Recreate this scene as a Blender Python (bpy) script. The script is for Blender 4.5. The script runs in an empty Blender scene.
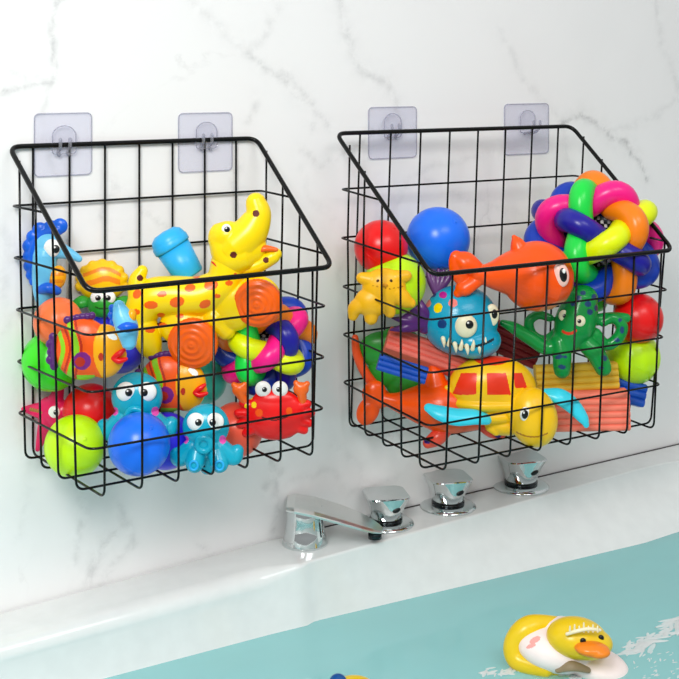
import bpy, bmesh, math, random
from mathutils import Vector, Matrix, noise
random.seed(5)
sc = bpy.context.scene
COL = sc.collection
PI = math.pi
# ------------------------------------------------------------------ camera
YAW, PITCH = 0.58207, 0.0
FPX = 1278.82
CX, CY, CZ = -0.37628, -1.09037, 0.34470
SHY = -0.39955
HY = 339.5 + SHY * 679
cam_d = bpy.data.cameras.new('camera')
cam = bpy.data.objects.new('camera', cam_d); COL.objects.link(cam)
cam.location = (CX, CY, CZ)
cam.rotation_euler = (PI / 2, 0, -YAW)
cam_d.sensor_width = 36; cam_d.lens = FPX / 679 * 36
cam_d.shift_y = SHY
cam_d.clip_start = 0.02
sc.camera = cam
FWD = Vector((math.sin(YAW), math.cos(YAW), 0)); RT = Vector((math.cos(YAW), -math.sin(YAW), 0)); UP = Vector((0, 0, 1))
CAM = Vector((CX, CY, CZ))
def ray(x, y): return FWD + RT * ((x - 339.5) / FPX) - UP * ((y - HY) / FPX)
def onplane(x, y, axis, val):
    d = ray(x, y); return CAM + d * ((val - CAM[axis]) / d[axis])
# ------------------------------------------------------------------ world and lights
w = bpy.data.worlds.new('world'); sc.world = w; w.use_nodes = True
nt = w.node_tree; nt.nodes.clear()
wo = nt.nodes.new('ShaderNodeOutputWorld'); bg = nt.nodes.new('ShaderNodeBackground')
tc = nt.nodes.new('ShaderNodeTexCoord'); sx = nt.nodes.new('ShaderNodeSeparateXYZ'); cr = nt.nodes.new('ShaderNodeValToRGB')
mr = nt.nodes.new('ShaderNodeMapRange'); mr.inputs[1].default_value = -1; mr.inputs[2].default_value = 1
nt.links.new(tc.outputs['Generated'], sx.inputs[0]); nt.links.new(sx.outputs['Z'], mr.inputs[0]); nt.links.new(mr.outputs[0], cr.inputs[0])
cr.color_ramp.elements[0].position = 0.30; cr.color_ramp.elements[0].color = (.16, .17, .18, 1)
cr.color_ramp.elements[1].position = 0.75; cr.color_ramp.elements[1].color = (1, 1, 1, 1)
nt.links.new(cr.outputs[0], bg.inputs[0]); bg.inputs[1].default_value = 0.68
nt.links.new(bg.outputs[0], wo.inputs[0])
def area(name, loc, target, size, power, color=(1, 1, 1)):
    d = bpy.data.lights.new(name, 'AREA'); d.shape = 'RECTANGLE'; d.size = size[0]; d.size_y = size[1]; d.energy = power; d.color = color
    o = bpy.data.objects.new(name, d); COL.objects.link(o); o.location = loc
    o.rotation_euler = (Vector(target) - Vector(loc)).to_track_quat('-Z', 'Y').to_euler()
    return o
area('key_light', (-0.62, -0.95, 0.85), (0.12, 0, 0.12), (0.42, 0.42), 12.5, (1, .99, .97))  # soft key light from the upper left, its source unseen
area('overhead_light', (0.25, -1.5, 1.3), (0.3, 0, 0.1), (0.9, 0.5), 7.0)  # broad area light from high in front of the wall, out of view
sc.view_settings.view_transform = 'Standard'; sc.view_settings.look = 'None'
sc.view_settings.gamma = 1; sc.view_settings.exposure = 0.0; sc.view_settings.use_curve_mapping = False

# ------------------------------------------------------------------ materials
def lin(c):
    if isinstance(c, str): c = tuple(int(c[i:i + 2], 16) for i in (0, 2, 4))
    return tuple((v / 255 / 12.92) if v / 255 <= .04045 else ((v / 255 + .055) / 1.055) ** 2.4 for v in c) + (1,)
_M = {}
def mat(name, col, rough=.28, metal=0, coat=0, trans=0, sss=0, spec=.5, bump=0, bscale=900, ior=1.45):
    if name in _M: return _M[name]
    m = bpy.data.materials.new(name); m.use_nodes = True; n = m.node_tree; b = n.nodes['Principled BSDF']
    c = lin(col)
    # very faint mottling so that nothing is dead flat
    tex = n.nodes.new('ShaderNodeTexNoise'); tex.inputs['Scale'].default_value = 60
    co = n.nodes.new('ShaderNodeTexCoord'); n.links.new(co.outputs['Object'], tex.inputs['Vector'])
    mx = n.nodes.new('ShaderNodeMix'); mx.data_type = 'RGBA'
    mx.inputs[6].default_value = tuple(v * .93 for v in c[:3]) + (1,); mx.inputs[7].default_value = tuple(min(1, v * 1.05) for v in c[:3]) + (1,)
    n.links.new(tex.outputs[0], mx.inputs[0]); n.links.new(mx.outputs[2], b.inputs['Base Color'])
    b.inputs['Roughness'].default_value = rough; b.inputs['Metallic'].default_value = metal
    b.inputs['Coat Weight'].default_value = coat; b.inputs['Coat Roughness'].default_value = .12
    b.inputs['Transmission Weight'].default_value = trans; b.inputs['IOR'].default_value = ior
    b.inputs['Specular IOR Level'].default_value = spec
    if sss:
        b.inputs['Subsurface Weight'].default_value = sss; b.inputs['Subsurface Radius'].default_value = (1, .5, .3); b.inputs['Subsurface Scale'].default_value = .004
    if bump:
        t2 = n.nodes.new('ShaderNodeTexNoise'); t2.inputs['Scale'].default_value = bscale; n.links.new(co.outputs['Object'], t2.inputs['Vector'])
        bp = n.nodes.new('ShaderNodeBump'); bp.inputs['Strength'].default_value = bump; bp.inputs['Distance'].default_value = .001
        n.links.new(t2.outputs[0], bp.inputs['Height']); n.links.new(bp.outputs[0], b.inputs['Normal'])
    _M[name] = m; return m
def P_(name, col, **k): return mat(name, col, **k)
RED = P_('red plastic', 'ee1414'); YEL = P_('yellow plastic', 'ffd800'); YG = P_('lime plastic', 'c4f40a'); GRN = P_('bright green plastic', '3ee01c')
BLU = P_('blue plastic', '1470f4'); IND = P_('indigo plastic', '2424d8'); CORAL = P_('coral plastic', 'f85a40'); ORB = P_('orange ball plastic', 'f4743a')
VIO = P_('violet blue plastic', '3a3ae4'); AQUA = P_('aqua plastic', '3cd8c0')
ORG = P_('orange plastic', 'ff5400'); DORG = P_('deep orange plastic', 'f85a08'); WHT = P_('white plastic', 'f8f8f4'); BLK = P_('black plastic', '0a0a0c')
PINK = P_('hot pink plastic', 'f81888'); NGRN = P_('neon green plastic', '18dc48'); NAVY = P_('navy plastic', '1c1896'); NYEL = P_('neon yellow plastic', 'e8f808')
NORG = P_('neon orange plastic', 'ff8410'); COB = P_('cobalt plastic', '0a3cb4'); TEAL = P_('teal plastic', '10a8c4', rough=.22); TEALD = P_('deep teal plastic', '14a4c8', rough=.2)
LBL = P_('light blue plastic', '6cc4ec'); SKY = P_('sky blue plastic', '28b0ee', rough=.35); DBL = P_('royal blue plastic', '0c60d8'); AMB = P_('amber plastic', 'fcae0c')
PURP = P_('purple plastic', '54206e'); LGRN = P_('leaf green plastic', '2ca032'); STRP = P_('apple green paint', '8cd020'); CREAM = P_('cream paint', 'f4ecc8')
GPINK = P_('pink paint', 'e850b0'); SALM = P_('salmon paint', 'f88078'); MAG = P_('magenta paint', 'c01890'); SEAG = P_('sea green plastic', '0c9440', rough=.2)
DSP = P_('dark blue paint', '103c78'); CYAN = P_('cyan plastic', '38d8f0'); RGL = P_('red window paint', 'f03410'); GLDP = P_('gold paint', 'a87838')
RASP = P_('raspberry plastic', 'ea2060'); LPK = P_('light pink paint', 'fcc8bc'); HOLE = P_('dark hole', '5c1404', rough=.6); PYEL = P_('warm yellow plastic', 'ffc60e')
CCLAY = P_('coral clay', 'f07060', rough=.5); BCLAY = P_('blue clay', '0c4cb4', rough=.45); MCLAY = P_('maroon clay', '7c1820', rough=.5)
YCLAY = P_('mustard clay', 'e0b430', rough=.5); PCLAY = P_('salmon clay', 'fa8068', rough=.5); DOG = P_('marigold plastic', 'fcbc14', rough=.35)
WIRE = P_('black coated wire', '060606', rough=.2, spec=.3)
BCHR = P_('satin chrome', 'e4e6e4', rough=.28, metal=1)
CHROME = P_('chrome', 'd4dada', rough=.04, metal=1); CHROMED = P_('dark chrome trim', '34383a', rough=.15, metal=1)  # CHROMED: dark metal of the tap gaskets and spout outlet
TUB = P_('white tub acrylic', 'e2e5e4', rough=.12, coat=.3)

# ------------------------------------------------------------------ object helpers
def tag(o, label=None, cat=None, group=None, kind=None):
    if label: o['label'] = label
    if cat: o['category'] = cat
    if group: o['group'] = group
    if kind: o['kind'] = kind
    return o
def smooth(me, ang=None):
    for p in me.polygons: p.use_smooth = True
def link(name, bm, mats, parent=None, sm=True, loc=None):
    me = bpy.data.meshes.new(name)
    bmesh.ops.recalc_face_normals(bm, faces=bm.faces); bm.to_mesh(me); bm.free()
    if not isinstance(mats, (list, tuple)): mats = [mats]
    for m in mats: me.materials.append(m)
    if sm: smooth(me)
    o = bpy.data.objects.new(name, me); COL.objects.link(o)
    if parent: o.parent = parent
    if loc is not None: o.location = loc
    return o
def empty(name, loc=(0, 0, 0), rot=(0, 0, 0)):
    o = bpy.data.objects.new(name, None); COL.objects.link(o); o.location = loc; o.rotation_euler = rot; o.empty_display_size = .02; return o
def catmull(pts, n=8, closed=False):
    pts = [Vector(p) for p in pts]; out = []; N = len(pts)
    if N < 3 and not closed:
        return [pts[0].lerp(pts[1], i / n) for i in range(n + 1)]
    for i in range(N if closed else N - 1):
        g = lambda j: pts[j % N] if closed else pts[max(0, min(N - 1, j))]
        a, b, c, d = g(i - 1), g(i), g(i + 1), g(i + 2)
        for k in range(n):
            t = k / n
            out.append(.5 * ((2 * b) + (c - a) * t + (2 * a - 5 * b + 4 * c - d) * t * t + (3 * b - a - 3 * c + d) * t ** 3))
    if not closed: out.append(pts[-1])
    return out
def sweep(bm, pts, rad, seg=10, closed=False, caps=True, mi=0, flat=1.0, rnd=False):
    """tube along pts; rad number or list; rnd = rounded ends"""
    pts = [Vector(p) for p in pts]; N = len(pts)
    rads = list(rad) if isinstance(rad, (list, tuple)) else [rad] * N
    if rnd and not closed:
        a, b = pts[0], pts[-1]; da = (pts[0] - pts[1]).normalized(); db = (pts[-1] - pts[-2]).normalized()
        ra, rb = rads[0], rads[-1]
        h = [(.5, .866), (.866, .5), (.98, .18)]
        pts = [a + da * ra * f for f, s in reversed(h)] + pts + [b + db * rb * f for f, s in h]
        rads = [ra * s for f, s in reversed(h)] + rads + [rb * s for f, s in h]; N = len(pts)
    t0 = (pts[1] - pts[0]).normalized()
    nrm = t0.orthogonal().normalized(); rings = []
    prev = t0
    for i in range(N):
        if closed: t = (pts[(i + 1) % N] - pts[i - 1]).normalized()
        else: t = (pts[min(i + 1, N - 1)] - pts[max(i - 1, 0)]).normalized()
        q = prev.rotation_difference(t); nrm = (q @ nrm); nrm = (nrm - t * nrm.dot(t)).normalized(); prev = t
        bn = t.cross(nrm)
        rings.append([bm.verts.new(pts[i] + (nrm * math.cos(2 * PI * k / seg) + bn * math.sin(2 * PI * k / seg) * flat) * rads[i]) for k in range(seg)])
    off = 0
    if closed:
        # align last ring with the first
        best = min(range(seg), key=lambda s: (rings[-1][s].co - rings[0][0].co).length); off = best
    for i in range(N - (0 if closed else 1)):
        A = rings[i]; B = rings[(i + 1) % N]
        last = closed and i == N - 1
        for k in range(seg):
            if last: f = (A[(k + off) % seg], A[(k + 1 + off) % seg], B[(k + 1) % seg], B[k])
            else: f = (A[k], A[(k + 1) % seg], B[(k + 1) % seg], B[k])
            try:
                fc = bm.faces.new(f); fc.material_index = mi
            except ValueError: pass
    if caps and not closed:
        for R_ in (rings[0], rings[-1]):
            fc = bm.faces.new(R_); fc.material_index = mi
    return bm
def ellip(bm, c, r, rot=None, seg=24, rings=14, mi=0):
    c = Vector(c); m3 = (rot if rot else Matrix.Identity(3)) @ Matrix.Diagonal((r[0], r[1], r[2]))
    top = bm.verts.new(c + m3 @ Vector((0, 0, 1))); bot = bm.verts.new(c + m3 @ Vector((0, 0, -1))); R_ = []
    for i in range(1, rings):
        f = PI * i / rings; R_.append([bm.verts.new(c + m3 @ Vector((math.sin(f) * math.cos(2 * PI * k / seg), math.sin(f) * math.sin(2 * PI * k / seg), math.cos(f)))) for k in range(seg)])
    fs = []
    for k in range(seg):
        k2 = (k + 1) % seg; fs.append(bm.faces.new((top, R_[0][k], R_[0][k2]))); fs.append(bm.faces.new((bot, R_[-1][k2], R_[-1][k])))
        for A, B in zip(R_, R_[1:]): fs.append(bm.faces.new((A[k], B[k], B[k2], A[k2])))
    for f in fs: f.material_index = mi
def boxm(bm, c, s, rot=None, mi=0, bev=0):
    M = Matrix.Translation(Vector(c)) @ (rot.to_4x4() if rot else Matrix.Identity(4)) @ Matrix.Diagonal((s[0], s[1], s[2], 1))
    g = bmesh.ops.create_cube(bm, size=1, matrix=M)
    fs = set(f for v in g['verts'] for f in v.link_faces)
    if bev:
        es = set(e for v in g['verts'] for e in v.link_edges)
        r = bmesh.ops.bevel(bm, geom=list(es), offset=bev, segments=3, affect='EDGES', profile=.5)
        for f in r['faces']: f.material_index = mi
    for f in fs:
        if f.is_valid: f.material_index = mi
def lathe(bm, prof, seg=40, mat4=None, mi=0, shape=None):
    """prof list of (r,z); shape(ang)->factor"""
    rings = []
    for r, z in prof:
        ring = []
        for k in range(seg):
            a = 2 * PI * k / seg; f = shape(a, z) if shape else 1
            v = Vector((r * f * math.cos(a), r * f * math.sin(a), z))
            ring.append(bm.verts.new(mat4 @ v if mat4 else v))
        rings.append(ring)
    for A, B in zip(rings, rings[1:]):
        for k in range(seg):
            f = bm.faces.new((A[k], A[(k + 1) % seg], B[(k + 1) % seg], B[k])); f.material_index = mi
    for R_ in (rings[0], rings[-1]):
        f = bm.faces.new(R_); f.material_index = mi
def rolled(pts, r, n=5, closed=False):
    """polyline with filleted corners"""
    pts = [Vector(p) for p in pts]; out = []; N = len(pts)
    for i, p in enumerate(pts):
        if not closed and i in (0, N - 1): out.append(p); continue
        a = pts[i - 1]; b = pts[(i + 1) % N]; u = (a - p); v = (b - p); rr = min(r, u.length * .45, v.length * .45)
        u.normalize(); v.normalize(); A = p + u * rr; B = p + v * rr
        for k in range(n + 1):
            t = k / n; out.append((1 - t) ** 2 * A + 2 * t * (1 - t) * p + t * t * B)
    return out

# ------------------------------------------------------------------ marble wall
def seglen(px, py, a, b):
    vx, vy = b[0] - a[0], b[1] - a[1]; L = vx * vx + vy * vy + 1e-9
    t = max(0, min(1, ((px - a[0]) * vx + (py - a[1]) * vy) / L))
    return math.hypot(px - a[0] - t * vx, py - a[1] - t * vy)
VEINS_PX = [([(0, 92), (30, 88), (52, 84), (58, 55), (56, 20), (64, -10)], 3.0, .5), ([(0, 60), (28, 78), (50, 84), (38, 120), (60, 180)], 3, .22),
    ([(190, 0), (222, 32), (246, 50), (262, 32), (280, 8)], 5, .18), ([(246, 50), (282, 78), (300, 96), (312, 104), (330, 128)], 3, .32),
    ([(338, -10), (346, 28), (360, 62), (384, 86), (400, 130)], 5, .3), ([(280, 70), (312, 100), (314, 130)], 3, .3), ([(253, 105), (258, 100), (250, 118)], 4, .25),
    ([(560, 125), (582, 112), (604, 130), (628, 142), (640, 165), (646, 178)], 3.5, .6), ([(500, 30), (520, 70), (560, 125), (575, 180)], 5, .16),
    ([(300, 150), (320, 165), (352, 150), (385, 120)], 4, .28), ([(655, 0), (664, 40), (679, 90)], 5, .18), ([(604, 130), (650, 120), (679, 100)], 4, .16),
    ([(82, 500), (84, 520), (78, 560)], 3, .26), ([(116, 505), (126, 530), (130, 548)], 3.5, .26), ([(110, 530), (96, 558), (86, 585)], 5, .34), ([(130, 545), (112, 565), (100, 590)], 5, .22),
    ([(270, 455), (276, 490), (272, 535)], 5, .34), ([(262, 492), (275, 480), (282, 470)], 4, .28), ([(200, 540), (214, 560), (190, 575)], 3, .2), ([(0, 230), (8, 250), (4, 330)], 5, .16),
    ([(100, 215), (112, 185), (122, 190), (150, 215), (168, 228)], 4, .26), ([(238, 170), (232, 190), (245, 215)], 5, .22), ([(205, 195), (212, 230), (226, 262)], 5, .22), ([(300, 170), (340, 230), (345, 330)], 5, .12),
    ([(395, 215), (405, 180), (440, 160), (500, 150)], 5, .16), ([(430, 180), (470, 200), (520, 215)], 5, .14), ([(15, 380), (30, 470), (20, 540)], 5, .1), ([(290, 480), (330, 470), (345, 500), (400, 480)], 5, .16), ([(335, 440), (365, 470), (360, 500)], 6, .16)]
def build_wall():
    veins = []
    for pl, wd, st in VEINS_PX:
        pp = [onplane(x, y, 1, 0) for x, y in pl]; veins.append(([(p.x, p.z) for p in pp], wd * .0009, st))
    x0, x1, z0, z1 = -.9, 1.5, -.62, .95
    bm = bmesh.new(); st = .003
    xs = [x0, -.6, -.3] + [-.06 + i * st for i in range(int(.96 / st))] + [1.1, x1]
    zs = [z0, -.45] + [-.26 + i * st for i in range(int(.72 / st))] + [.7, z1]
    vl = bm.verts.layers.float.new('vein')
    grid = []
    for z in zs:
        row = []
        for x in xs:
            v = bm.verts.new((x, 0, z)); val = 0
            n1 = noise.noise(Vector((x * 18, z * 18, 3))) * .008 + noise.noise(Vector((x * 60, z * 60, 7))) * .004
            n2 = noise.noise(Vector((x * 18, z * 18, 13))) * .008 + noise.noise(Vector((x * 60, z * 60, 17))) * .004
            for pl, wd, s_ in veins:
                X, Z = x + n1, z + n2
                if X < min(p[0] for p in pl) - .02 or X > max(p[0] for p in pl) + .02 or Z < min(p[1] for p in pl) - .02 or Z > max(p[1] for p in pl) + .02: continue
                d = min(seglen(X, Z, a, b) for a, b in zip(pl, pl[1:]))
                val = max(val, s_ * math.exp(-(d / wd) ** 2) + s_ * .25 * math.exp(-(d / wd / 4) ** 2))
            v[vl] = val; row.append(v)
        grid.append(row)
    for i in range(len(zs) - 1):
        for j in range(len(xs) - 1):
            bm.faces.new((grid[i][j], grid[i][j + 1], grid[i + 1][j + 1], grid[i + 1][j]))
    # thickness of the slab behind
    boxm(bm, ((x0 + x1) / 2, .026, (z0 + z1) / 2), (x1 - x0, .05, z1 - z0))
    m = bpy.data.materials.new('white marble'); m.use_nodes = True; n = m.node_tree; b = n.nodes['Principled BSDF']
    at = n.nodes.new('ShaderNodeAttribute'); at.attribute_name = 'vein'
    co = n.nodes.new('ShaderNodeTexCoord')
    def noi(scale, det=6, dist=0, rough=.6):
        t = n.nodes.new('ShaderNodeTexNoise'); t.inputs['Scale'].default_value = scale; t.inputs['Detail'].default_value = det; t.inputs['Distortion'].default_value = dist
        t.inputs['Roughness'].default_value = rough; n.links.new(co.outputs['Object'], t.inputs['Vector']); return t
    def ramp(src, a, b_, ca, cb):
        r = n.nodes.new('ShaderNodeValToRGB'); r.color_ramp.elements[0].position = a; r.color_ramp.elements[1].position = b_
        r.color_ramp.elements[0].color = (ca,) * 3 + (1,); r.color_ramp.elements[1].color = (cb,) * 3 + (1,); n.links.new(src, r.inputs[0]); return r
    def mth(op, a, b_):
        x = n.nodes.new('ShaderNodeMath'); x.operation = op
        for i, v in enumerate((a, b_)):
            if isinstance(v, (int, float)): x.inputs[i].default_value = v
            else: n.links.new(v, x.inputs[i])
        return x.outputs[0]
    br = noi(70, 6, .3, .65); brr = ramp(br.outputs[0], .38, .62, .1, 1)
    v1 = mth('MULTIPLY', mth('MULTIPLY', at.outputs['Fac'], .75), brr.outputs[0])
    cl = noi(5, 6, .3, .55); clr = ramp(cl.outputs[0], .5, .8, 0, .12)
    ri = noi(6, 7, .6, .55); rd = mth('ABSOLUTE', mth('SUBTRACT', ri.outputs[0], .5), 0); rr = ramp(rd, 0, .01, .22, 0)
    rm = ramp(noi(3.5, 2).outputs[0], .55, .66, 0, 1)
    v2 = mth('MULTIPLY', rr.outputs[0], rm.outputs[0]); v2 = mth('MULTIPLY', v2, brr.outputs[0])
    tot = mth('ADD', mth('ADD', v1, v2), mth('MULTIPLY', clr.outputs[0], .42))
    mx = n.nodes.new('ShaderNodeMix'); mx.data_type = 'RGBA'; mx.clamp_factor = True
    mx.inputs[6].default_value = (.89, .89, .885, 1); mx.inputs[7].default_value = (.22, .225, .23, 1)
    n.links.new(tot, mx.inputs[0]); n.links.new(mx.outputs[2], b.inputs['Base Color'])
    b.inputs['Roughness'].default_value = .35; b.inputs['Specular IOR Level'].default_value = .3
    o = link('wall_back', bm, m, sm=False); tag(o, kind='structure')
build_wall()

# ------------------------------------------------------------------ wire baskets
class BK: pass
def basket(root, W, D, T, Fz, c, b0, e, s, rw, xs_b, xs_f, ds, name_side, levels):
    def edge(side, d, z):   # x of the side plane at depth d (0..D) and height z
        off = (d / D) * e + s * max(0, .22 - z)
        return off if side == 0 else W - off
    def rail(d): return T - (T - Fz) * d / D
    RW, RR = .00105, .00225
    # rim: thick closed loop
    bm = bmesh.new()
    xbl, xbr, xfl, xfr = -rw[0], W + rw[1], -rw[2], W + rw[3]
    pts = rolled([(xbl, 0, T), (xfl, -D - .003, Fz), (xfr, -D - .003, Fz), (xbr, 0, T)], .011, 6, closed=True)
    sweep(bm, pts, RR, 12, closed=True); link('rim', bm, WIRE, root)
    # level wires
    for k in levels:
        z = c * k
        if z < Fz - .002:
            loop = [(edge(0, 0, z) - .003, -.001, z), (edge(0, D, z), -D, z), (edge(1, D, z), -D, z), (edge(1, 0, z) + .003, -.001, z)]
            bm = bmesh.new(); sweep(bm, rolled(loop, .009, 6, closed=True), RW, 8, closed=True); link('level_wire', bm, WIRE, root)
        else:
            dd = (T - z) / (T - Fz) * D
            xl = xbl + (xfl - xbl) * dd / D; xr = xbr + (xfr - xbr) * dd / D
            loop = [(xl + .0008, -dd, z), (edge(0, 0, z) - .003, -.001, z), (edge(1, 0, z) + .003, -.001, z), (xr - .0008, -dd, z)]
            bm = bmesh.new(); sweep(bm, rolled(loop, .006, 5), RW, 8); link('level_wire', bm, WIRE, root)
    # upright wires running down the back, under the floor and up the front
    off = .0018
    for xb, xf in zip(xs_b, xs_f):
        if xf is None: path = [(xb, off - .0018, T), (xb, off - .0018, b0), (xb, -.012, b0)]
        else: path = [(xb, .0, T), (xb, .0, b0), (xf, -D - off, b0), (xf, -D - off, Fz)]
        bm = bmesh.new(); sweep(bm, rolled(path, .008, 6), RW, 8); link('upright_wire', bm, WIRE, root)
    # side uprights: left side, under the floor, right side
    for d in ds:
        z1 = rail(d)
        path = [(edge(0, d, z1) - off, -d, z1), (edge(0, d, .2) - off, -d, .2 if z1 > .21 else z1 - .01), (edge(0, d, b0) - off, -d, b0 + .001), (edge(1, d, b0) + off, -d, b0 + .001), (edge(1, d, .2) + off, -d, .2 if z1 > .21 else z1 - .01), (edge(1, d, z1) + off, -d, z1)]
        path = rolled(path, .008, 6)
        bm = bmesh.new(); sweep(bm, path, RW, 8); link('side_wire', bm, WIRE, root)
BA = empty('wire_basket', (0, -.0035, 0))
tag(BA, 'black wire wall basket holding the yellow giraffe toy and red crab', 'basket', 'black wire wall baskets')
basket(BA, .2436, .1404, .2764, .1698, .045, .006, .0078, .0248, (.005, -.002, -.009, -.006), [.0165 + .0338 * i for i in range(7)], [.0235 + .0323 * i for i in range(7)], [.015, .049, .083, .117], 'l', (1, 2, 3, 4, 5))
BB = empty('wire_basket', (.3329, -.0053, -.0217), (.0582, 0, -.0337))
tag(BB, 'black wire wall basket holding the big knotted ring ball and green octopus', 'basket', 'black wire wall baskets')
basket(BB, .3038, .1536, .3018, .1892, .045 * 1.092, .0046, -.003, .046, (.010, -.004, 0, 0), [.0185 + .0374 * i for i in range(8)], [.0244 + .0377 * i for i in range(8)], [.014, .044, .077, .11, .141], 'r', (1, 2, 3, 4, 5))

# ------------------------------------------------------------------ adhesive hooks
def clear_mat(name, tint, alpha, gloss):
    m = bpy.data.materials.new(name); m.use_nodes = True; n = m.node_tree; n.nodes.clear()
    o = n.nodes.new('ShaderNodeOutputMaterial'); t = n.nodes.new('ShaderNodeBsdfTransparent'); t.inputs[0].default_value = lin(tint)
    d = n.nodes.new('ShaderNodeBsdfPrincipled'); d.inputs['Base Color'].default_value = lin('eeeef6'); d.inputs['Roughness'].default_value = gloss
    mx = n.nodes.new('ShaderNodeMixShader')
    lw = n.nodes.new('ShaderNodeLayerWeight'); lw.inputs[0].default_value = .25
    mp = n.nodes.new('ShaderNodeMath'); mp.operation = 'MULTIPLY_ADD'; mp.inputs[1].default_value = .18; mp.inputs[2].default_value = alpha
    n.links.new(lw.outputs['Facing'], mp.inputs[0]); n.links.new(mp.outputs[0], mx.inputs[0])
    n.links.new(t.outputs[0], mx.inputs[1]); n.links.new(d.outputs[0], mx.inputs[2]); n.links.new(mx.outputs[0], o.inputs[0]); return m
CLR = clear_mat('clear film', 'fafafd', .10, .08); CLRH = clear_mat('clear hook plastic', 'dcdde4', .16, .05)
def hook(x0, x1, z0, z1, hx, barz, bary, label):
    root = empty('adhesive_hook', ((x0 + x1) / 2, 0, (z0 + z1) / 2)); tag(root, label, 'wall hook', 'clear adhesive wall hooks')
    w, h = x1 - x0, z1 - z0; zc = (z0 + z1) / 2; xc = (x0 + x1) / 2
    bm = bmesh.new()
    pts = rolled([(-w / 2, 0, -h / 2), (w / 2, 0, -h / 2), (w / 2, 0, h / 2), (-w / 2, 0, h / 2)], .005, 6, closed=True)
    fr = [bm.verts.new((p.x, -.0018, p.z)) for p in pts]; bk = [bm.verts.new((p.x, -.0003, p.z)) for p in pts]
    bm.faces.new(fr); bm.faces.new(bk)
    for i in range(len(pts)): bm.faces.new((fr[i], fr[(i + 1) % len(pts)], bk[(i + 1) % len(pts)], bk[i]))
    link('adhesive_plate', bm, CLR, root, sm=False)
    bm = bmesh.new(); sweep(bm, [(p.x, -.0016, p.z) for p in pts], .0005, 6, closed=True); link('plate_edge', bm, CLRH, root)
    # arch shaped boss
    hz = barz - zc + .002
    bm = bmesh.new(); hw = .011
    arch = [(-hw, -.010)] + [(-hw * math.cos(a), .006 + .009 * math.sin(a)) for a in [PI * i / 12 for i in range(13)]] + [(hw, -.010)]
    pa = rolled([(hx - xc + x, 0, hz + z) for x, z in arch], .003, 3, closed=True)
    f1 = [bm.verts.new((p.x * 1, -.0045, p.z)) for p in pa]; f2 = [bm.verts.new((p.x, -.0019, p.z)) for p in pa]
    bm.faces.new(f1)
    for i in range(len(pa)): bm.faces.new((f1[i], f1[(i + 1) % len(pa)], f2[(i + 1) % len(pa)], f2[i]))
    bo = link('hook_boss', bm, CLR, root, sm=False)
    bm = bmesh.new(); sweep(bm, [(p.x, -.0045, p.z) for p in pa], .00045, 6, closed=True); link('boss_edge', bm, CLRH, bo)
    for sx_ in (-.0045, .0045):
        bm = bmesh.new(); X = hx - xc + sx_; Y = bary; z = barz - zc
        rr = .0035
        path = [(X, -.004, z - .009), (X, Y + rr, z - .007), (X, Y, z - rr - .001)] + [(X, Y - rr * math.sin(a), z - rr * math.cos(a)) for a in (.6, 1.2, 1.8)] + [(X, Y - rr, z + .005)]
        sweep(bm, catmull(path, 4), .0016, 8, rnd=True); link('hook_prong', bm, CLRH, root)
hook(.0185, .072, .249, .3045, .045, .2764, -.0035, 'clear square adhesive hook nearest the left end of the photo')
hook(.159, .216, .2465, .302, .187, .2764, -.0035, 'clear adhesive hook above the yellow giraffe head, right hook of the left basket')
hook(.3765, .438, .2505, .304, .405, .2803, -.006, 'clear square adhesive hook above the light blue ball, left hook of the right basket')
hook(.5605, .626, .248, .3045, .592, .2803, -.0165, 'clear adhesive hook above the knotted ring ball, right hook of the right basket')

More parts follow.
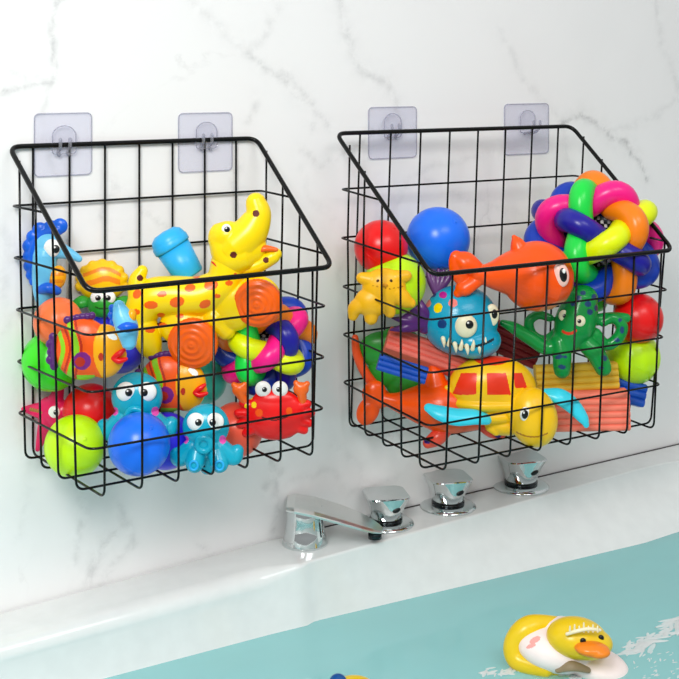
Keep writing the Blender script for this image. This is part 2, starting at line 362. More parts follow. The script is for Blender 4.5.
# ------------------------------------------------------------------ bathtub
ZT = -.1198; ZW = -.175
def tub():
    root = empty('bathtub', (.2, -.3, -.5))
    tag(root, 'white built-in bathtub filled with water below the marble wall', 'bathtub')
    # rim inner edge seen from above, back edge follows the ledge, then rounds to the far end
    def back_y(x):
        if x < .215: return -.058 - .007 * max(0, min(1, (x + .04) / .255))
        if x < .258: return -.065 - (x - .215) / .043 * .007
        if x < .262: return -.072 + (x - .258) / .004 * .004
        return -.068 + min(1, (x - .27) / .45) * .024
    pts = []
    N = 150
    for i in range(N + 1):
        x = -.55 + (1.31) * i / N; pts.append((x, back_y(x)))
    # far end corner, far end, front, near end
    for k in range(1, 16):
        a = PI / 2 * k / 15; pts.append((.76 + .10 * math.sin(a), -.144 + .10 * math.cos(a)))
    for k in range(1, 12): pts.append((.86, -.144 - .41 * k / 12))
    for k in range(0, 13):
        a = PI / 2 * k / 12; pts.append((.76 + .10 * math.cos(a), -.56 - .10 * math.sin(a)))
    for k in range(1, 30): pts.append((.76 - 1.21 * k / 30, -.66))
    for k in range(0, 13):
        a = PI / 2 * k / 12; pts.append((-.45 - .10 * math.sin(a), -.56 - .10 * math.cos(a)))
    for k in range(1, 12): pts.append((-.55, -.56 + .40 * k / 12))
    n = len(pts); cx_, cy_ = .15, -.37
    def toward(p, d):  # offset inward
        i = p; a = Vector(pts[i - 1]); b = Vector(pts[(i + 1) % n]); t = (b - a).normalized(); return Vector((t.y, -t.x)) * d
    bm = bmesh.new(); rings = []
    def fil(x): # fillet radius of the rim
        return .015 if x < .215 else (.015 - (x - .215) / .043 * .0125 if x < .258 else .0025)
    def outer(p):
        x, y = p
        return (max(-.62, min(.94, (x - cx_) * 1.14 + cx_)), -.0 if y > -.2 and -.5 < x < .80 else max(-.73, min(0, (y - cy_) * 1.3 + cy_)))
    # rings: outer bottom, outer top, fillet arc, wall, floor
    outs = []
    def dz(x): f = max(0, min(1, (.25 - x) / .29)); return -.0095 * f
    for i, (x, y) in enumerate(pts):
        # outer rectangle projection
        dx, dy = x - cx_, y - cy_
        sx_ = ((.94 - cx_) if dx > 0 else (-.62 - cx_)) / (dx if abs(dx) > 1e-6 else 1e-6)
        sy_ = ((-.0015 - cy_) if dy > 0 else (-.73 - cy_)) / (dy if abs(dy) > 1e-6 else 1e-6)
        if y > -.15 and -.55 < x <= .761: outs.append((x, -.0015))
        elif y <= -.6599 and -.45 < x < .76: outs.append((x, -.73))
        elif x > .8599: outs.append((.94, y))
        elif x < -.5499: outs.append((-.62, y))
        else:
            s_ = min(abs(sx_), abs(sy_)); outs.append((cx_ + dx * s_, cy_ + dy * s_))
    rings.append([bm.verts.new((x, y, -.62)) for x, y in outs])
    rings.append([bm.verts.new((x, y, ZT - .004 + dz(x))) for x, y in outs])
    rings.append([bm.verts.new((x + (.003 if x < 0 else -.003) * (abs(x - .94) < .01 or abs(x + .62) < .01), y + (.003 if y < -.7 else -.001 if y > -.01 else 0), ZT + dz(x))) for x, y in outs])
    NA = 7
    for k in range(NA + 1):
        a = PI / 2 * k / NA; ring = []
        for i, (x, y) in enumerate(pts):
            R_ = fil(x) if y > -.1 else .012
            inn = toward(i, 1)
            p = Vector((x, y)) - inn * R_ * (1 - math.sin(a))
            ring.append(bm.verts.new((p.x, p.y, ZT + dz(x) - R_ * (1 - math.cos(a)))))
        rings.append(ring)
    for zz, d in ((-.145, .006), (-.175, .018), (-.24, .04), (-.33, .065), (-.38, .10), (-.40, .16), (-.405, .2)):
        ring = []
        for i, (x, y) in enumerate(pts):
            inn = toward(i, 1); rec = 0
            dd = d
            if y > -.1:
                wl = 1 if x < .215 else (0 if x > .258 else 1 - (x - .215) / .043)
                g = min(1, max(0, (x - .27) / .4))
                dd = d * (.15 + .25 * (1 - wl) + 1.5 * g) if zz > -.3 else d
                dd = {-.145: -.001 * wl + .001 * (1 - wl) + .014 * g, -.175: .010 * wl + .006 * (1 - wl) + .052 * g, -.24: .0 * wl + .02 + .06 * g}.get(zz, d)
            p = Vector((x, y)) + inn * dd
            z_ = min(zz, ZT + dz(x) - fil(x) - .003) if y > -.1 else zz
            ring.append(bm.verts.new((p.x, p.y, z_)))
        rings.append(ring)
    for A, B in zip(rings, rings[1:]):
        for i in range(n):
            bm.faces.new((A[i], A[(i + 1) % n], B[(i + 1) % n], B[i]))
    bm.faces.new(rings[-1])
    for v in bm.verts: v.co -= Vector((.2, -.3, -.5))
    o = link('tub_shell', bm, TUB, root)
    md = o.modifiers.new('edge', 'EDGE_SPLIT'); md.split_angle = math.radians(50)
    # caulk line against the wall
    bm = bmesh.new(); sweep(bm, [(.28 - .2, -.0012 + .3, ZT + .0002 + .5), (.939 - .2, -.0012 + .3, ZT + .0002 + .5)], .0007, 6)
    link('sealant_line', bm, P_('dark sealant', '504c4c', rough=.7), root)
    # overflow: water body follows the tub wall
    bm = bmesh.new(); vs = []
    for i, (x, y) in enumerate(pts):
        inn = toward(i, 1); d = .019
        if y > -.1:
            wl = 1 if x < .215 else (0 if x > .258 else 1 - (x - .215) / .043); g = min(1, max(0, (x - .27) / .4))
            d = .010 * wl + .006 * (1 - wl) + .052 * g
        p = Vector((x, y)) + inn * d; vs.append((p.x, p.y))
    return vs
wpts = tub()
def water():
    # surface built as concentric loops, gently rippled
    bm = bmesh.new(); n = len(wpts); cx_, cy_ = .2, -.36; rings = []
    K = 90
    for k in range(K):
        s_ = 1 - k / K; ring = []
        for x, y in wpts:
            X, Y = cx_ + (x - cx_) * s_, cy_ + (y - cy_) * s_
            am = min(1, k / 6)
            h = (noise.noise(Vector((X * 9, Y * 14, 1))) * .0014 + noise.noise(Vector((X * 30, Y * 45, 5))) * .00025) * am
            ring.append(bm.verts.new((X, Y, ZW + h)))
        rings.append(ring)
    for A, B in zip(rings, rings[1:]):
        for i in range(n): bm.faces.new((A[i], A[(i + 1) % n], B[(i + 1) % n], B[i]))
    bm.faces.new(rings[-1])
    for f in bm.faces: f.normal_update()
    m = bpy.data.materials.new('bath water'); m.use_nodes = True; nn = m.node_tree; nn.nodes.clear()
    o = nn.nodes.new('ShaderNodeOutputMaterial'); t = nn.nodes.new('ShaderNodeBsdfTransparent'); t.inputs[0].default_value = lin((226, 248, 248))
    g = nn.nodes.new('ShaderNodeBsdfGlossy'); g.inputs['Roughness'].default_value = .03
    df = nn.nodes.new('ShaderNodeBsdfDiffuse'); df.inputs[0].default_value = lin((172, 248, 250))
    fr = nn.nodes.new('ShaderNodeFresnel'); fr.inputs[0].default_value = 1.25
    m0 = nn.nodes.new('ShaderNodeMixShader'); m0.inputs[0].default_value = .42
    m1 = nn.nodes.new('ShaderNodeMixShader')
    nn.links.new(t.outputs[0], m0.inputs[1]); nn.links.new(df.outputs[0], m0.inputs[2])
    nn.links.new(fr.outputs[0], m1.inputs[0]); nn.links.new(m0.outputs[0], m1.inputs[1]); nn.links.new(g.outputs[0], m1.inputs[2]); nn.links.new(m1.outputs[0], o.inputs[0])
    ob = link('bath_water', bm, m)
    if sum(p.normal.z * p.area for p in ob.data.polygons) < 0: ob.data.flip_normals(); tag(ob, 'pale turquoise water filling the white bathtub', 'water', kind='stuff')
water()

# ------------------------------------------------------------------ taps and spout
def deck(x, y): return onplane(x, y, 2, ZT)
def spout():
    p = deck(305, 543); root = empty('bath_spout', (p.x, p.y, ZT), (0, 0, -YAW))
    tag(root, 'chrome bath spout with a long flat tongue reaching right', 'faucet')
    k = (p - CAM).dot(FWD) / FPX
    bm = bmesh.new()
    def shp(a, z): return 1
    lathe(bm, [(.0, .0), (23 * k, 0), (23 * k, 2 * k), (20 * k, 12 * k), (18.5 * k, 24 * k), (18 * k, 34 * k), (17 * k, 37 * k), (0.001, 38 * k)], 48); link('spout_base', bm, CHROME, root)
    # blade: tapered slab from the top of the base running right and slightly towards the tub
    bm = bmesh.new()
    secs = [(-18, 38, 4, 20), (-10, 37.5, 5, 24), (10, 34, 5, 26), (35, 27, 4.5, 25), (56, 20, 4, 22), (68, 15.5, 3.5, 17), (75, 13, 2.5, 11), (78, 12, 2, 5)]
    R_ = []
    for x, z, h, wd in secs:
        ring = [(x, -wd, z), (x, -wd, z + h * .5), (x, -wd * .85, z + h), (x, wd * .85, z + h), (x, wd, z + h * .5), (x, wd, z), (x, 0, z - h * .25)]
        R_.append([bm.verts.new((a * k, b * k, c_ * k)) for a, b, c_ in ring])
    for A, B in zip(R_, R_[1:]):
        for i in range(7): bm.faces.new((A[i], A[(i + 1) % 7], B[(i + 1) % 7], B[i]))
    bm.faces.new(R_[0]); bm.faces.new(R_[-1])
    o = link('spout_tongue', bm, BCHR, root, sm=False)
    bv = o.modifiers.new('b', 'BEVEL'); bv.width = .0006; bv.segments = 2
    bm = bmesh.new(); lathe(bm, [(.001, 0), (7 * k, 0), (7 * k, 6 * k), (.001, 6 * k)], 20, Matrix.Translation((70 * k, 0, 5 * k))); link('outlet_nozzle', bm, CHROMED, root)
spout()
def knob(px, py, label, rz):
    p = deck(px, py); root = empty('tap_handle', (p.x, p.y, ZT), (0, 0, -YAW + rz)); tag(root, label, 'tap handle', 'chrome tap handles on the tub ledge')
    k = (p - CAM).dot(FWD) / FPX
    bm = bmesh.new(); lathe(bm, [(.001, 0), (28 * k, 0), (28 * k, 1.6 * k), (25 * k, 3.5 * k), (19 * k, 4.2 * k), (.001, 4.4 * k)], 48); link('base_ring', bm, CHROME, root)
    bm = bmesh.new(); lathe(bm, [(.001, 4.2 * k), (16.5 * k, 4.2 * k), (16.5 * k, 6.6 * k), (.001, 6.6 * k)], 40); link('gasket', bm, CHROMED, root)
    def shp(a, z):
        t = max(0, min(1, (z / k - 6) / 24)); sq = 1 / max(abs(math.cos(a)), abs(math.sin(a))); sq = min(sq, 1.22); return 1 + (sq - 1) * t
    bm = bmesh.new()
    lathe(bm, [(.001, 6.4 * k), (15 * k, 6.4 * k), (15.5 * k, 9 * k), (17 * k, 16 * k), (19.5 * k, 24 * k), (21.5 * k, 30 * k), (21 * k, 31 * k), (17 * k, 30 * k), (.001, 29 * k)], 56, shape=shp)
    g = link('grip', bm, CHROME, root); md = g.modifiers.new('e', 'EDGE_SPLIT'); md.split_angle = math.radians(35)
    bm = bmesh.new(); M = Matrix.Rotation(.35, 3, 'Z'); 
    ellip(bm, (6.5 * k, -18.0 * k, 19 * k), (4.2 * k, 1.2 * k, 2.2 * k), Matrix.Rotation(-.35, 3, 'Y')); link('index_mark', bm, BLK, root)
knob(386, 524, 'chrome tap handle half hidden behind the tip of the spout', .2)
knob(448, 507, 'chrome tap handle under the shark end of the right basket, middle of three', .25)
knob(521, 487, 'chrome tap handle farthest right, under the cyan-finned turtle toy', .3)
# @@TOYS@@
# ------------------------------------------------------------------ toys
from mathutils.bvhtree import BVHTree
LB, RB = 'toys in the left wire basket', 'toys in the right wire basket'
class Toy:
    """frame: x right and y down across the view plane, n towards the room, all in px at distance Z"""
    def __init__(s, name, label, cat, cx, cy, Z, group=None, single=False):
        s.cx, s.cy, s.Z, s.k = cx, cy, Z, Z / FPX
        s.origin = CAM + ray(cx, cy) * Z
        s.bvh = []; s.name = name; s.info = (label, cat, group); s.root = None
        if not single: s.root = empty(name, s.origin, (0, 0, -YAW)); tag(s.root, *s.info)
    def P(s, x, y, n=0):
        Zc = s.Z - n * s.k; p = CAM + ray(x, y) * Zc - s.origin
        return Vector((p.dot(RT), p.dot(FWD), p.z))
    def inv(s, v):
        Zc = s.Z + v.y; q = v.x * RT + v.y * FWD + v.z * UP + s.origin - CAM
        return 339.5 + FPX * q.dot(RT) / Zc, HY - FPX * q.z / Zc, -v.y / s.k
    def surf(s, x, y, n):
        """depth of the skin under (x, y)"""
        a = s.P(x, y, 120); d = (s.P(x, y, -120) - a).normalized(); best = None
        for b in s.bvh:
            h = b.ray_cast(a, d)
            if h[0] is not None: v = -h[0].y / s.k; best = v if best is None else max(best, v)
        return n if best is None else best
    def rot(s, roll=0, yaw=0, pitch=0):
        return Matrix.Rotation(math.radians(roll), 3, 'Y') @ Matrix.Rotation(math.radians(yaw), 3, 'Z') @ Matrix.Rotation(math.radians(pitch), 3, 'X')
    def E(s, bm, x, y, n, rx, ry, rn, roll=0, mi=0, seg=28, rings=16):
        if max(rx, ry) > 14: seg, rings = 64, 40
        ellip(bm, s.P(x, y, n), (rx * s.k, rn * s.k, ry * s.k), s.rot(roll), seg, rings, mi)
    def T(s, bm, pts, mi=0, flat=1, seg=16, n=6, closed=False):
        """pts (x,y,n,r)"""
        if max(p[3] for p in pts) > 7: seg, n = 40, 12
        pp = catmull([s.P(*p[:3]) for p in pts], n, closed)
        rr = [v.x for v in catmull([(p[3], 0, 0) for p in pts], n, closed)]
        sweep(bm, pp, [max(.3, r) * s.k for r in rr], seg, closed, flat=flat, rnd=True, mi=mi)
    def add(s, name, bm, m, parent=None, label=None):
        o = link(name, bm, m, parent or s.root)
        if label: o['label'] = label
        return o
    def fused(s, name, bm, mats, paint=None, vox=.8, it=4, parent=None, label=None):
        """melt the lumps in bm into one skin, then paint faces"""
        o = link('tmp', bm, mats[0] if isinstance(mats, (list, tuple)) else mats)
        md = o.modifiers.new('r', 'REMESH'); md.mode = 'VOXEL'; md.voxel_size = vox * s.k; md.use_smooth_shade = True
        sm_ = o.modifiers.new('s', 'SMOOTH'); sm_.factor = .5; sm_.iterations = it
        dg = bpy.context.evaluated_depsgraph_get(); ev = o.evaluated_get(dg)
        me = bpy.data.meshes.new_from_object(ev); old = o.data
        bpy.data.objects.remove(o); bpy.data.meshes.remove(old)
        me.name = name; me.materials.clear()
        for m in (mats if isinstance(mats, (list, tuple)) else [mats]): me.materials.append(m)
        s.bvh.append(BVHTree.FromPolygons([v.co for v in me.vertices], [tuple(p.vertices) for p in me.polygons]))
        for p in me.polygons:
            p.use_smooth = True; p.material_index = 0
            if paint:
                x, y, n = s.inv(p.center); p.material_index = paint(x, y, n) or 0
        o = bpy.data.objects.new(name, me); COL.objects.link(o)
        if parent or s.root: o.parent = parent or s.root
        else: o.location = s.origin; o.rotation_euler = (0, 0, -YAW); tag(o, *s.info)
        if label: o['label'] = label
        return o
    def eye(s, x, y, n, r, ry=None, px=0, py=0, pr=.45, white=None, name='eye', tilt=0, iris=None):
        ry = ry or r; n = s.surf(x, y, n) - r * .12
        bm = bmesh.new(); s.E(bm, x, y, n, r, ry, r * .45, tilt); e = s.add(name, bm, white or WHT, label=None)
        bm = bmesh.new(); s.E(bm, x + px, y + py, n + r * .40, r * pr, ry * pr, r * .22, tilt, seg=16, rings=10); pu = s.add('pupil', bm, BLK, e)
        bm = bmesh.new(); s.E(bm, x + px - r * pr * .35, y + py - ry * pr * .4, n + r * .60, r * pr * .28, ry * pr * .28, r * .06, seg=10, rings=6); s.add('glint', bm, WHT, e)
        return e
    def spot(s, x, y, n, r, ry, m, name='spot', roll=0, th=.25, parent=None):
        n = s.surf(x, y, n); bm = bmesh.new(); s.E(bm, x, y, n, r, ry, r * th, roll, seg=16, rings=8); return s.add(name, bm, m, parent)
def inE(x, y, c): # (cx,cy,rx,ry[,roll])
    a = math.radians(c[4]) if len(c) > 4 else 0; dx, dy = x - c[0], y - c[1]
    u = dx * math.cos(a) + dy * math.sin(a); v = -dx * math.sin(a) + dy * math.cos(a)
    return (u / c[2]) ** 2 + (v / c[3]) ** 2 < 1

def ball(x, y, r, Z, m, label, grp, tilt=20):
    t = Toy('play_ball', label, 'ball', x, y, Z, grp, single=True)
    bm = bmesh.new(); R_ = r * t.k
    ellip(bm, (0, 0, 0), (R_, R_, R_), None, 56, 32)
    rt = Matrix.Rotation(math.radians(tilt), 3, 'X') @ Matrix.Rotation(.5, 3, 'Y')
    # moulding seam and filling nub
    sweep(bm, [rt @ Vector((R_ * math.cos(a), R_ * math.sin(a), 0)) for a in [2 * PI * i / 64 for i in range(64)]], R_ * .008, 6, closed=True)
    for s_ in (1, -1): ellip(bm, rt @ Vector((0, 0, s_ * R_)), (R_ * .07, R_ * .07, R_ * .025), rt, 14, 8)
    o = link('play_ball', bm, m); o.location = t.origin; o.rotation_euler = (0, 0, -YAW); tag(o, *t.info)
    return o
BL, BR = 'plastic play balls in the left basket', 'plastic play balls in the right basket'
ball(58, 322, 24.5, 1.093, ORB, 'translucent orange play ball under the seahorse at the left basket side', BL)
ball(52, 361, 30, 1.112, GRN, 'bright green play ball at the left side of the left basket', BL, 50)
ball(120, 346, 27, 1.1362, VIO, 'violet blue play ball behind the striped fish and small seahorse', BL)
ball(90, 411, 27, 1.117, RED, 'red play ball above the lime one in the left basket', BL, 35)
ball(75, 446, 30.5, 1.083, YG, 'lime yellow play ball at the front left floor of the left basket', BL, 60)
ball(139, 444, 31, 1.06, BLU, 'bright blue play ball in front of the large octopus, left basket floor', BL, 40)
ball(166, 441, 28, 1.1042, IND, 'deep indigo play ball behind the small octopus', BL)
ball(203, 380, 24, 1.1758, AQUA, 'aqua green play ball below the giraffe wheel in the left basket', BL)
ball(236, 430, 27, 1.1493, CORAL, 'coral red play ball between the small octopus and the crab', BL, 70)
ball(381, 247, 27, 1.279, RED, 'red play ball at the upper left of the right basket', BR, 30)
ball(438, 239, 32, 1.3073, BLU, 'bright blue play ball on top of the toys, right basket', BR, 45)
ball(395, 283, 31, 1.273, YG, 'lime play ball behind the marigold puppy toy', BR)
ball(638, 318, 25, 1.334, RED, 'red play ball at the right side beneath the knotted ring ball', BR, 25)
ball(633, 357, 27, 1.347, YG, 'lime play ball at the right side beneath the red one, right basket', BR, 10)

def seahorse():
    t = Toy('seahorse_toy', 'pale blue seahorse bath toy with a dark blue frilly mane, tallest at the left', 'bath toy', 50, 262, 1.1132, LB)
    bm = bmesh.new()
    t.E(bm, 49, 247, 0, 15, 15, 9); t.T(bm, [(58, 250, 0, 9), (70, 254, 1, 5.5), (79, 259, 1, 3.5)])
    t.T(bm, [(45, 255, 0, 12), (44, 275, 0, 12), (44, 295, 0, 10), (46, 306, 0, 6)])
    t.fused('body', bm, LBL)
    bm = bmesh.new()
    for x, y, r in [(60, 226, 8), (51, 228, 8), (40, 230, 8), (33, 237, 7), (29, 246, 7), (29, 256, 6.5), (29, 266, 6), (31, 275, 5.5), (33, 282, 4)]: t.E(bm, x, y, -2, r, r, 4)
    t.T(bm, [(58, 230, -2, 6), (42, 236, -2, 6), (34, 250, -2, 6), (33, 268, -2, 5), (35, 282, -2, 4)]); t.fused('mane', bm, DBL, label='dark blue scalloped mane')
    bm = bmesh.new(); t.E(bm, 57, 278, 3, 9, 13, 8, 15); t.fused('belly', bm, [AMB, P_('belly line', 'e88a10')], lambda x, y, n: 1 if int((y - 262) / 3.5) % 2 and n > 7 else 0, label='amber ribbed belly')
    bm = bmesh.new(); t.T(bm, [(40, 290, 8, 4.5), (48, 288, 12, 5.5), (57, 291, 8, 4.5)]); t.add('fin', bm, DBL, label='dark blue fin')
    t.eye(52, 248, 8, 8.5, 9, 7 * .55, 1)
seahorse()
def turtle_small():
    t = Toy('turtle_toy', 'small turtle bath toy, green face and orange-striped yellow shell, beside seahorse', 'bath toy', 103, 288, 1.1438, LB)
    bm = bmesh.new(); t.E(bm, 102, 281, -4, 25, 21, 12)
    for i in range(9):
        a = math.radians(170 + i * 25); t.E(bm, 102 + 22 * math.cos(a), 283 + 19 * math.sin(a), -4, 5.5, 5.5, 6)
    def pt(x, y, n):
        w = 2.2 * math.sin((x - 78) / 6.0)
        return 1 if (abs(y - (270 + w * .6) - .012 * (x - 102) ** 2) < 2.0 and abs(x - 102) < 19) or (abs(y - 281 - w) < 2.8 and abs(x - 103) < 17) else 0
    t.fused('shell', bm, [PYEL, P_('shell stripe', 'f88a1c')], pt, label='yellow shell with wavy orange stripes')
    bm = bmesh.new(); t.E(bm, 103, 304, 8, 15.5, 13.5, 11); t.E(bm, 103, 308, 7, 14, 7, 8)
    t.fused('head', bm, [LGRN, P_('mouth line', '184c18')], lambda x, y, n: 1 if abs(y - 309 + .03 * (x - 103) ** 2 * 1.2) < .7 and abs(x - 103) < 8 and n > 0 else 0, label='green head')
    for sgn in (-1, 1):
        bm = bmesh.new(); t.T(bm, [(103 + sgn * 12, 303, 4, 4), (103 + sgn * 22, 302, 6, 7), (103 + sgn * 33, 305, 5, 1.5)], flat=.7); t.add('flipper', bm, LGRN, label='green flipper')
        t.eye(103 + sgn * 5.8, 297.5, 13, 6.8, 6.4, -sgn * .8, .5, .42)
    bm = bmesh.new(); t.T(bm, [(101, 312, -2, 10), (106, 322, -4, 10)]); t.fused('chest', bm, VIO, label='violet chest')
turtle_small()
def trop_fish(cx, cy, Z, label, s=1.0, sub=False):
    t = Toy('fish_toy', label, 'bath toy', cx, cy, Z, LB)
    X = lambda x: cx + (x - 88) * s; Y = lambda y: cy + (y - 349) * s
    bm = bmesh.new(); t.E(bm, X(83), Y(349), 0, 29 * s, 31 * s, 13 * s); t.E(bm, X(104), Y(351), 0, 22 * s, 27 * s, 12 * s); t.T(bm, [(X(112), Y(352), 0, 10 * s), (X(121), Y(355), 1, 6 * s)])
    def pt(x, y, n):
        u, v = (x - cx) / s + 88, (y - cy) / s + 349
        if inE(u, v, (112, 336, 6, 3.2, 35)): return 3
        if inE(u, v, (101, 357, 2.6, 4)): return 4
        if inE(u, v, (82, 361, 9, 9)): return 5 if not inE(u, v, (80, 362, 5, 5)) else 4
        if u > 93 + .012 * (v - 350) ** 2: return 1
        c = u - 3 * math.cos((v - 349) / 9)
        if abs(c - 73) < 3.2: return 2
        if abs(c - 60) < 2.2: return 2
        if abs(c - 78.5) < 1.2 or abs(c - 67) < 1.1: return 4
        if abs(v - 378) < 3 and u < 95: return 2
        return 0
    t.fused('body', bm, [DORG, AMB, STRP, WHT, P_('dark red paint', 'c02c10'), P_('violet paint', '7c1c80')], pt)
    bm = bmesh.new()
    for i in range(6): t.E(bm, X(67 + i * 5), Y(320 - 1.0 * i + (i > 3) * .6), 0, 3.8 * s, 4 * s, 3 * s)
    t.fused('back_fin', bm, PURP, label='purple dorsal fin', it=2)
    bm = bmesh.new()
    for x, y in [(53, 337), (50, 344), (51, 352), (50, 360), (54, 366)]: t.E(bm, X(x), Y(y), 0, 4.4 * s, 4.6 * s, 3 * s)
    t.T(bm, [(X(55), Y(338), 0, 4 * s), (X(56), Y(350), 0, 5 * s), (X(56), Y(363), 0, 4 * s)]); t.fused('tail', bm, PURP, label='purple tail', it=2)
    bm = bmesh.new(); t.T(bm, [(X(113), Y(358), 9 * s, 2.5 * s), (X(119), Y(354), 10 * s, 3.2 * s), (X(124), Y(350), 9 * s, 2 * s)]); t.T(bm, [(X(113), Y(358), 9 * s, 2.5 * s), (X(119), Y(361), 10 * s, 3.2 * s), (X(126), Y(359), 9 * s, 2 * s)])
    t.add('lips', bm, RED, label='red lips')
trop_fish(88, 349, 1.0534, 'larger orange tropical fish toy with green stripes and purple fins, before the green ball')
trop_fish(171, 384, 1.117, 'second orange tropical fish toy, beneath the lower giraffe wheel', .93)
def seahorse_small():
    t = Toy('seahorse_toy', 'small pale blue seahorse toy with royal blue band, above the blue violet ball', 'bath toy', 124, 326, 1.037, LB)
    bm = bmesh.new(); t.T(bm, [(119, 306, 0, 6), (122, 316, 0, 10), (127, 328, 0, 11.5), (129, 342, 0, 8)]); t.E(bm, 118, 309, 0, 6, 6, 5); t.fused('body', bm, LBL)
    bm = bmesh.new(); t.T(bm, [(120, 326, 6, 4), (127, 327, 9, 5.5), (134, 327, 6, 4)]); t.add('fin', bm, DBL, label='royal blue fin')
    bm = bmesh.new(); t.E(bm, 132, 316, 2, 4.5, 7, 5); t.add('belly', bm, AMB, label='amber belly')
    bm = bmesh.new()
    for x, y in [(112, 308), (111, 315), (113, 322)]: t.E(bm, x, y, 0, 3.5, 4, 3)
    t.fused('mane', bm, DBL, it=2, label='royal blue mane')
seahorse_small()
def starfish():
    t = Toy('starfish_toy', 'raspberry pink starfish toy at the lower left side of the basket', 'bath toy', 50, 410, 1.1212, LB)
    bm = bmesh.new(); c = (51, 411)
    for tip, r in [((62, 383), 3), ((24, 409), 3), ((38, 449), 3), ((76, 440), 3), ((80, 404), 3)]:
        t.T(bm, [(c[0], c[1], 0, 11), ((c[0] + tip[0]) / 2, (c[1] + tip[1]) / 2, 0, 8), (tip[0], tip[1], 0, r)], flat=.7)
    t.E(bm, 51, 411, 1, 15, 15, 8); t.fused('body', bm, RASP)
    t.eye(54, 412, 8, 6, 6, 1.8, .5, .4)
    bm = bmesh.new()
    for i in range(6): t.E(bm, 31 + i * 2.3, 409.5 + .6 * i, 4.5 + i * .5, 1.6, 2, 1.4)
    t.add('mouth', bm, GLDP, label='gold beaded mouth')
starfish()
def octopus(cx, cy, s, Z, label, big):
    t = Toy('octopus_toy', label, 'bath toy', cx, cy, Z, LB); X = lambda x: cx + x * s; Y = lambda y: cy + y * s
    bm = bmesh.new(); t.E(bm, X(0), Y(-6), 0, 21 * s, 20 * s, 14 * s); t.E(bm, X(0), Y(10), 0, 18 * s, 12 * s, 12 * s)
    arms = [[(-12, 12, 3, 8), (-23, 22, 2, 8), (-27, 18, 1, 6)], [(12, 12, 3, 8), (24, 21, 2, 8), (28, 16, 1, 6)], [(-8, 16, 6, 8), (-10, 27, 10, 8.5)], [(9, 16, 6, 8), (12, 27, 10, 8.5)], [(0, 16, -4, 8), (1, 30, -8, 7)]]
    for a in arms: t.T(bm, [(X(x), Y(y), n * s, r * s) for x, y, n, r in a])
    t.fused('body', bm, [TEAL, GPINK], lambda x, y, n: 1 if n > 0 and (inE((x - cx) / s, (y - cy) / s, (-18, 6, 2.6, 3.4)) or inE((x - cx) / s, (y - cy) / s, (15, 6, 3.2, 3.8))) else 0)
    bm = bmesh.new(); pts = [t.P(X(-2 + 6 * math.cos(a)), Y(10 + 6 * math.sin(a)), 13 * s) for a in [2 * PI * i / 24 for i in range(24)]]
    sweep(bm, pts, 3.0 * s * t.k, 12, closed=True); t.E(bm, X(-2), Y(10), 11 * s, 6 * s, 6 * s, 3 * s); t.add('mouth', bm, TEAL)
    for x, px in ((-9, 2.2), (8, -2.0)): t.eye(X(x), Y(-10), 12.5 * s, 8 * s, 8 * s, px * s, .6 * s, .38)
    for x in (-11, 12):
        bm = bmesh.new(); pts = [t.P(X(x + 3.6 * math.cos(a)), Y(29 + 4 * math.sin(a)), 18.5 * s) for a in [2 * PI * i / 18 for i in range(18)]]; sweep(bm, pts, 1.1 * s * t.k, 8, closed=True); t.add('sucker', bm, SKY)
octopus(137, 404, 1.22, 1.09, 'large teal octopus toy, half hidden behind the blue ball', True)
octopus(206, 433, 1.12, 1.0852, 'small teal octopus toy sitting complete on the left basket floor', False)
def crab():
    t = Toy('crab_toy', 'red crab bath toy with popping white eyes and orange claws', 'bath toy', 274, 412, 1.1276, LB)
    bm = bmesh.new(); t.E(bm, 275, 415, 0, 32, 25, 11); t.E(bm, 275, 402, 0, 24, 13, 9)
    for a in [(243, 403), (238, 413), (240, 424), (246, 433), (307, 404), (311, 413), (309, 423), (304, 430)]: t.T(bm, [(275 + (a[0] - 275) * .6, 414 + (a[1] - 414) * .6, 0, 7), (a[0], a[1], 0, 4.5)])
    for sg in (-1, 1): t.T(bm, [(275 + sg * 8, 402, 0, 6), (271 + sg * 9, 391, 0, 7)])
    def pt(x, y, n):
        for c in [(254, 405, 2.6, 3.2), (246, 406, 1.8, 2.2), (251, 398, 1.8, 1.6)]:
            if inE(x, y, c): return 1
        if inE(x, y, (259, 413, 3.6, 4)) or inE(x, y, (289, 411, 3.2, 3.6)): return 3
        if n > 0 and abs(y - (420 - .02 * (x - 274) ** 2)) < .8 and 262 < x < 288: return 2
        return 0
    t.fused('body', bm, [RED, YEL, P_('crab mouth line', '6c0808'), DORG], pt)
    for sg, x, y in ((-1, 240, 390), (1, 301, 389)):
        bm = bmesh.new(); t.T(bm, [(275 + sg * 28, 404, 0, 4), (x, y + 2, 2, 5), (x - sg * 5, y - 6, 2, 3)]); t.T(bm, [(x, y + 2, 2, 5), (x + sg * 6, y - 5, 2, 3.2)]); t.E(bm, x, y, 2, 8, 7, 5)
        t.fused('claw', bm, P_('claw orange', 'f4681c'), label='orange claw')
    t.eye(263, 389, 7, 8, 8, 1.5, .5, .32); t.eye(280, 389, 7, 8, 8, -1.2, .5, .32)
crab()
